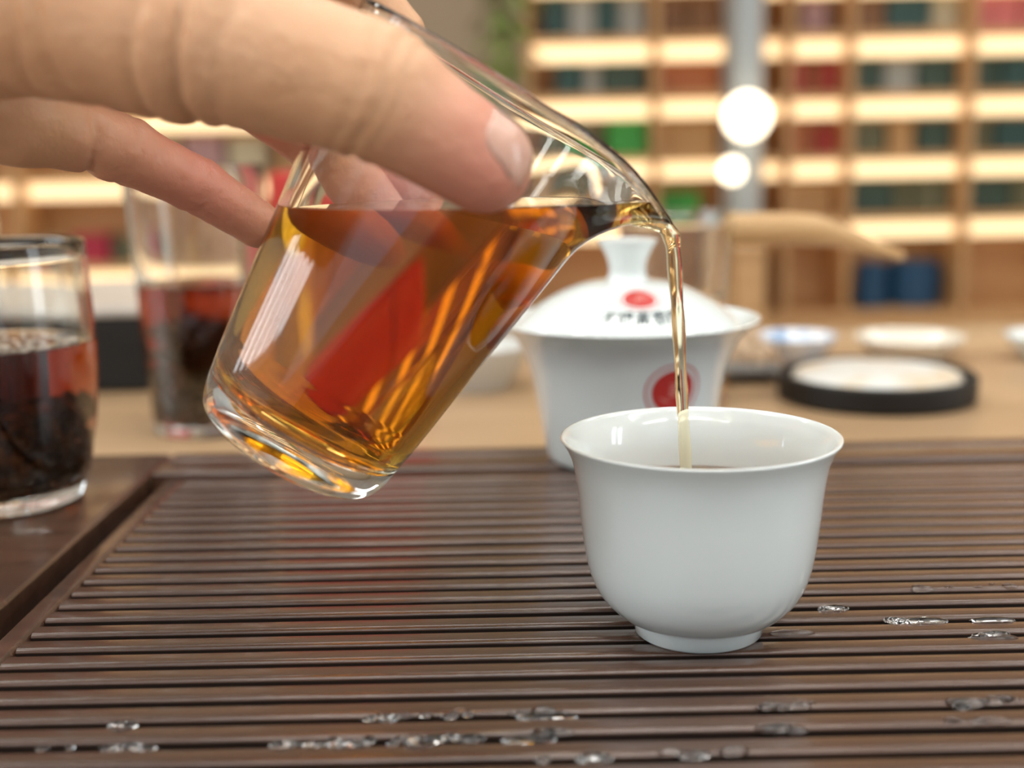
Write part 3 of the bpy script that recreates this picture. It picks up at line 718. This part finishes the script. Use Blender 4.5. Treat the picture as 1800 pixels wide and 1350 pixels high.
# grey pillar, wooden post, globe lamps
DP_ = 2.95
grey = mat('grey_pillar_paint', (.35, .37, .37), .6)
x0, x1 = at(1290, 300, DP_).x, at(1336, 300, DP_).x
struct('trim_1', box(x0, x1, DP_, DP_ + .16, 0, ZC), grey)
x0, x1 = at(1289, 480, DP_ - .1).x, at(1347, 480, DP_ - .1).x
t = thing('wooden_pedestal', 'tall narrow wooden pedestal in front of the grey pillar', 'pedestal', ((x0 + x1) / 2, DP_ - .06, 0))
zp = at(1315, 432, DP_ - .1).z; w_ = (x1 - x0) / 2
obj('column', box(-w_, w_, -.04, .05, .0305, zp - .02, bev=.003), shelf_w, t); obj('foot', box(-w_ - .02, w_ + .02, -.06, .055, 0, .03, bev=.003), shelf_w, t); obj('cap', box(-w_ - .006, w_ + .006, -.046, .056, zp - .0195, zp, bev=.003), shelf_w, t)
globe_m = mat('lit_globe', (.9, .9, .85), .3, emit=(1, .86, .62), es=4.5)
for px_, py_, R, lab in ((1313, 204, .050, 'larger lit globe lamp on the grey pillar, upper of two'), (1287, 300, .026, 'smaller lit globe lamp on the grey pillar, lower of two')):
    p = at(px_, py_, DP_ - .10); t = thing('wall_lamp', lab, 'lamp', p, group='globe lamps on the pillar')
    b = bmesh.new(); bmesh.ops.create_uvsphere(b, u_segments=32, v_segments=16, radius=R); obj('globe', b, globe_m, t, smooth=180)
    xw = min(max(0, at(1296, 300, DP_).x - p.x), .05)
    obj('bracket', add_tube(bmesh.new(), [(0, R * .9, 0), (0, .075, 0), (xw, .0995, 0)], .006, 10), brass, t, smooth=50)
    obj('rose', box(xw - .014, xw + .014, .0912, .0995, -.014, .014, bev=.003), brass, t)
# hanging plant on the wall
leafg = mat('green_leaf', (.16, .23, .04), .5, col2=(.25, .32, .07), nscale=8)
p = at(884, 10, 3.0); t = thing('hanging_plant', 'trailing green plant in a hanging pot before the beige wall', 'plant', (p.x, 3.0, 0))
zt = p.z + .06
obj('pot', lathe([(0, zt), (.05, zt), (.075, zt + .11), (.08, zt + .115), (.07, zt + .115), (.05, zt + .02), (0, zt + .02)], 32), mat('terracotta', (.42, .2, .1), .7), t, smooth=40)
for k in range(3):
    a = 2.1 * k; obj('cord', add_tube(bmesh.new(), [(.075 * math.cos(a), .075 * math.sin(a), zt + .113), (0, 0, zt + .5), (0, 0, ZC)], .002, 6), brass, t)
lb = bmesh.new()
for k in range(230):
    a = random.uniform(0, 6.28); q = random.uniform(.01, .10); zz = zt + .12 - random.random() ** .8 * .34; q *= 1 - .45 * max(0, (zt - zz) / .25)
    c = Vector((q * math.cos(a), q * math.sin(a), zz)); d = Vector((math.cos(a), math.sin(a), -.9 + random.gauss(0, .5))).normalized(); sd = d.cross(Vector((0, 0, 1))).normalized()
    l = random.uniform(.03, .05); v = [lb.verts.new(c), lb.verts.new(c + d * l * .5 + sd * l * .3), lb.verts.new(c + d * l), lb.verts.new(c + d * l * .5 - sd * l * .3)]; lb.faces.new(v)
lo_ = obj('foliage', lb, leafg, t); lo_['kind'] = 'stuff'

# ------------------------------------------------------------------ spilled water on the front slats
wb = bmesh.new(); r_ = random.Random(11)
def drop(px, py, a, b_, hgt, rot=0):
    p = on(px, py, TRAY); m_ = Matrix.Translation(p + Vector((0, 0, -.0002))) @ Matrix.Rotation(rot, 4, 'Z') @ Matrix.Diagonal((a, b_, hgt, 1))
    r = bmesh.ops.create_icosphere(wb, subdivisions=2, radius=1, matrix=m_)
    for v in r['verts']:
        d_ = noise.noise_vector(v.co * 260) * .00035; v.co += Vector((d_.x, d_.y, 0)); v.co.z = max(v.co.z, TRAY - .001)
def line(x0, y0, x1, y1, n, s0=.0007, s1=.0018):
    for _ in range(n):
        k = r_.random(); a = r_.uniform(s0, s1); drop(x0 + (x1 - x0) * k, y0 + (y1 - y0) * k + r_.gauss(0, 2.5), a * r_.uniform(1, 2.2), a * .8, a * .55, r_.uniform(-.2, .2))
line(650, 1260, 960, 1248, 18); line(480, 1308, 830, 1298, 26); line(70, 1316, 260, 1312, 7); line(880, 1300, 1000, 1280, 9); line(205, 1276, 240, 1272, 3)
line(1310, 1240, 1420, 1238, 10); line(1660, 1235, 1790, 1228, 12); line(1670, 1270, 1760, 1266, 7); line(950, 1335, 1330, 1320, 9); line(1330, 1282, 1400, 1276, 5)
line(1550, 1091, 1640, 1088, 5, .001, .002); line(1450, 1070, 1480, 1066, 3, .001, .002); line(1700, 1118, 1790, 1114, 5, .001, .002); line(1600, 1035, 1790, 1028, 6)
for px_, py_, a, b_ in ((1620, 1091, .007, .0022), (1465, 1068, .004, .0018), (1745, 1090, .006, .0022), (1745, 1120, .006, .0018), (1390, 1112, .006, .0016), (960, 1260, .007, .0020), (1360, 1278, .004, .0018), (1700, 1232, .005, .0016), (930, 1300, .006, .0018)):
    drop(px_, py_, a, b_, .0009)
tag(obj('spilled_water', wb, water, None, smooth=180), 'beads and small puddles of spilled water on the front slats', 'water', kind='stuff')
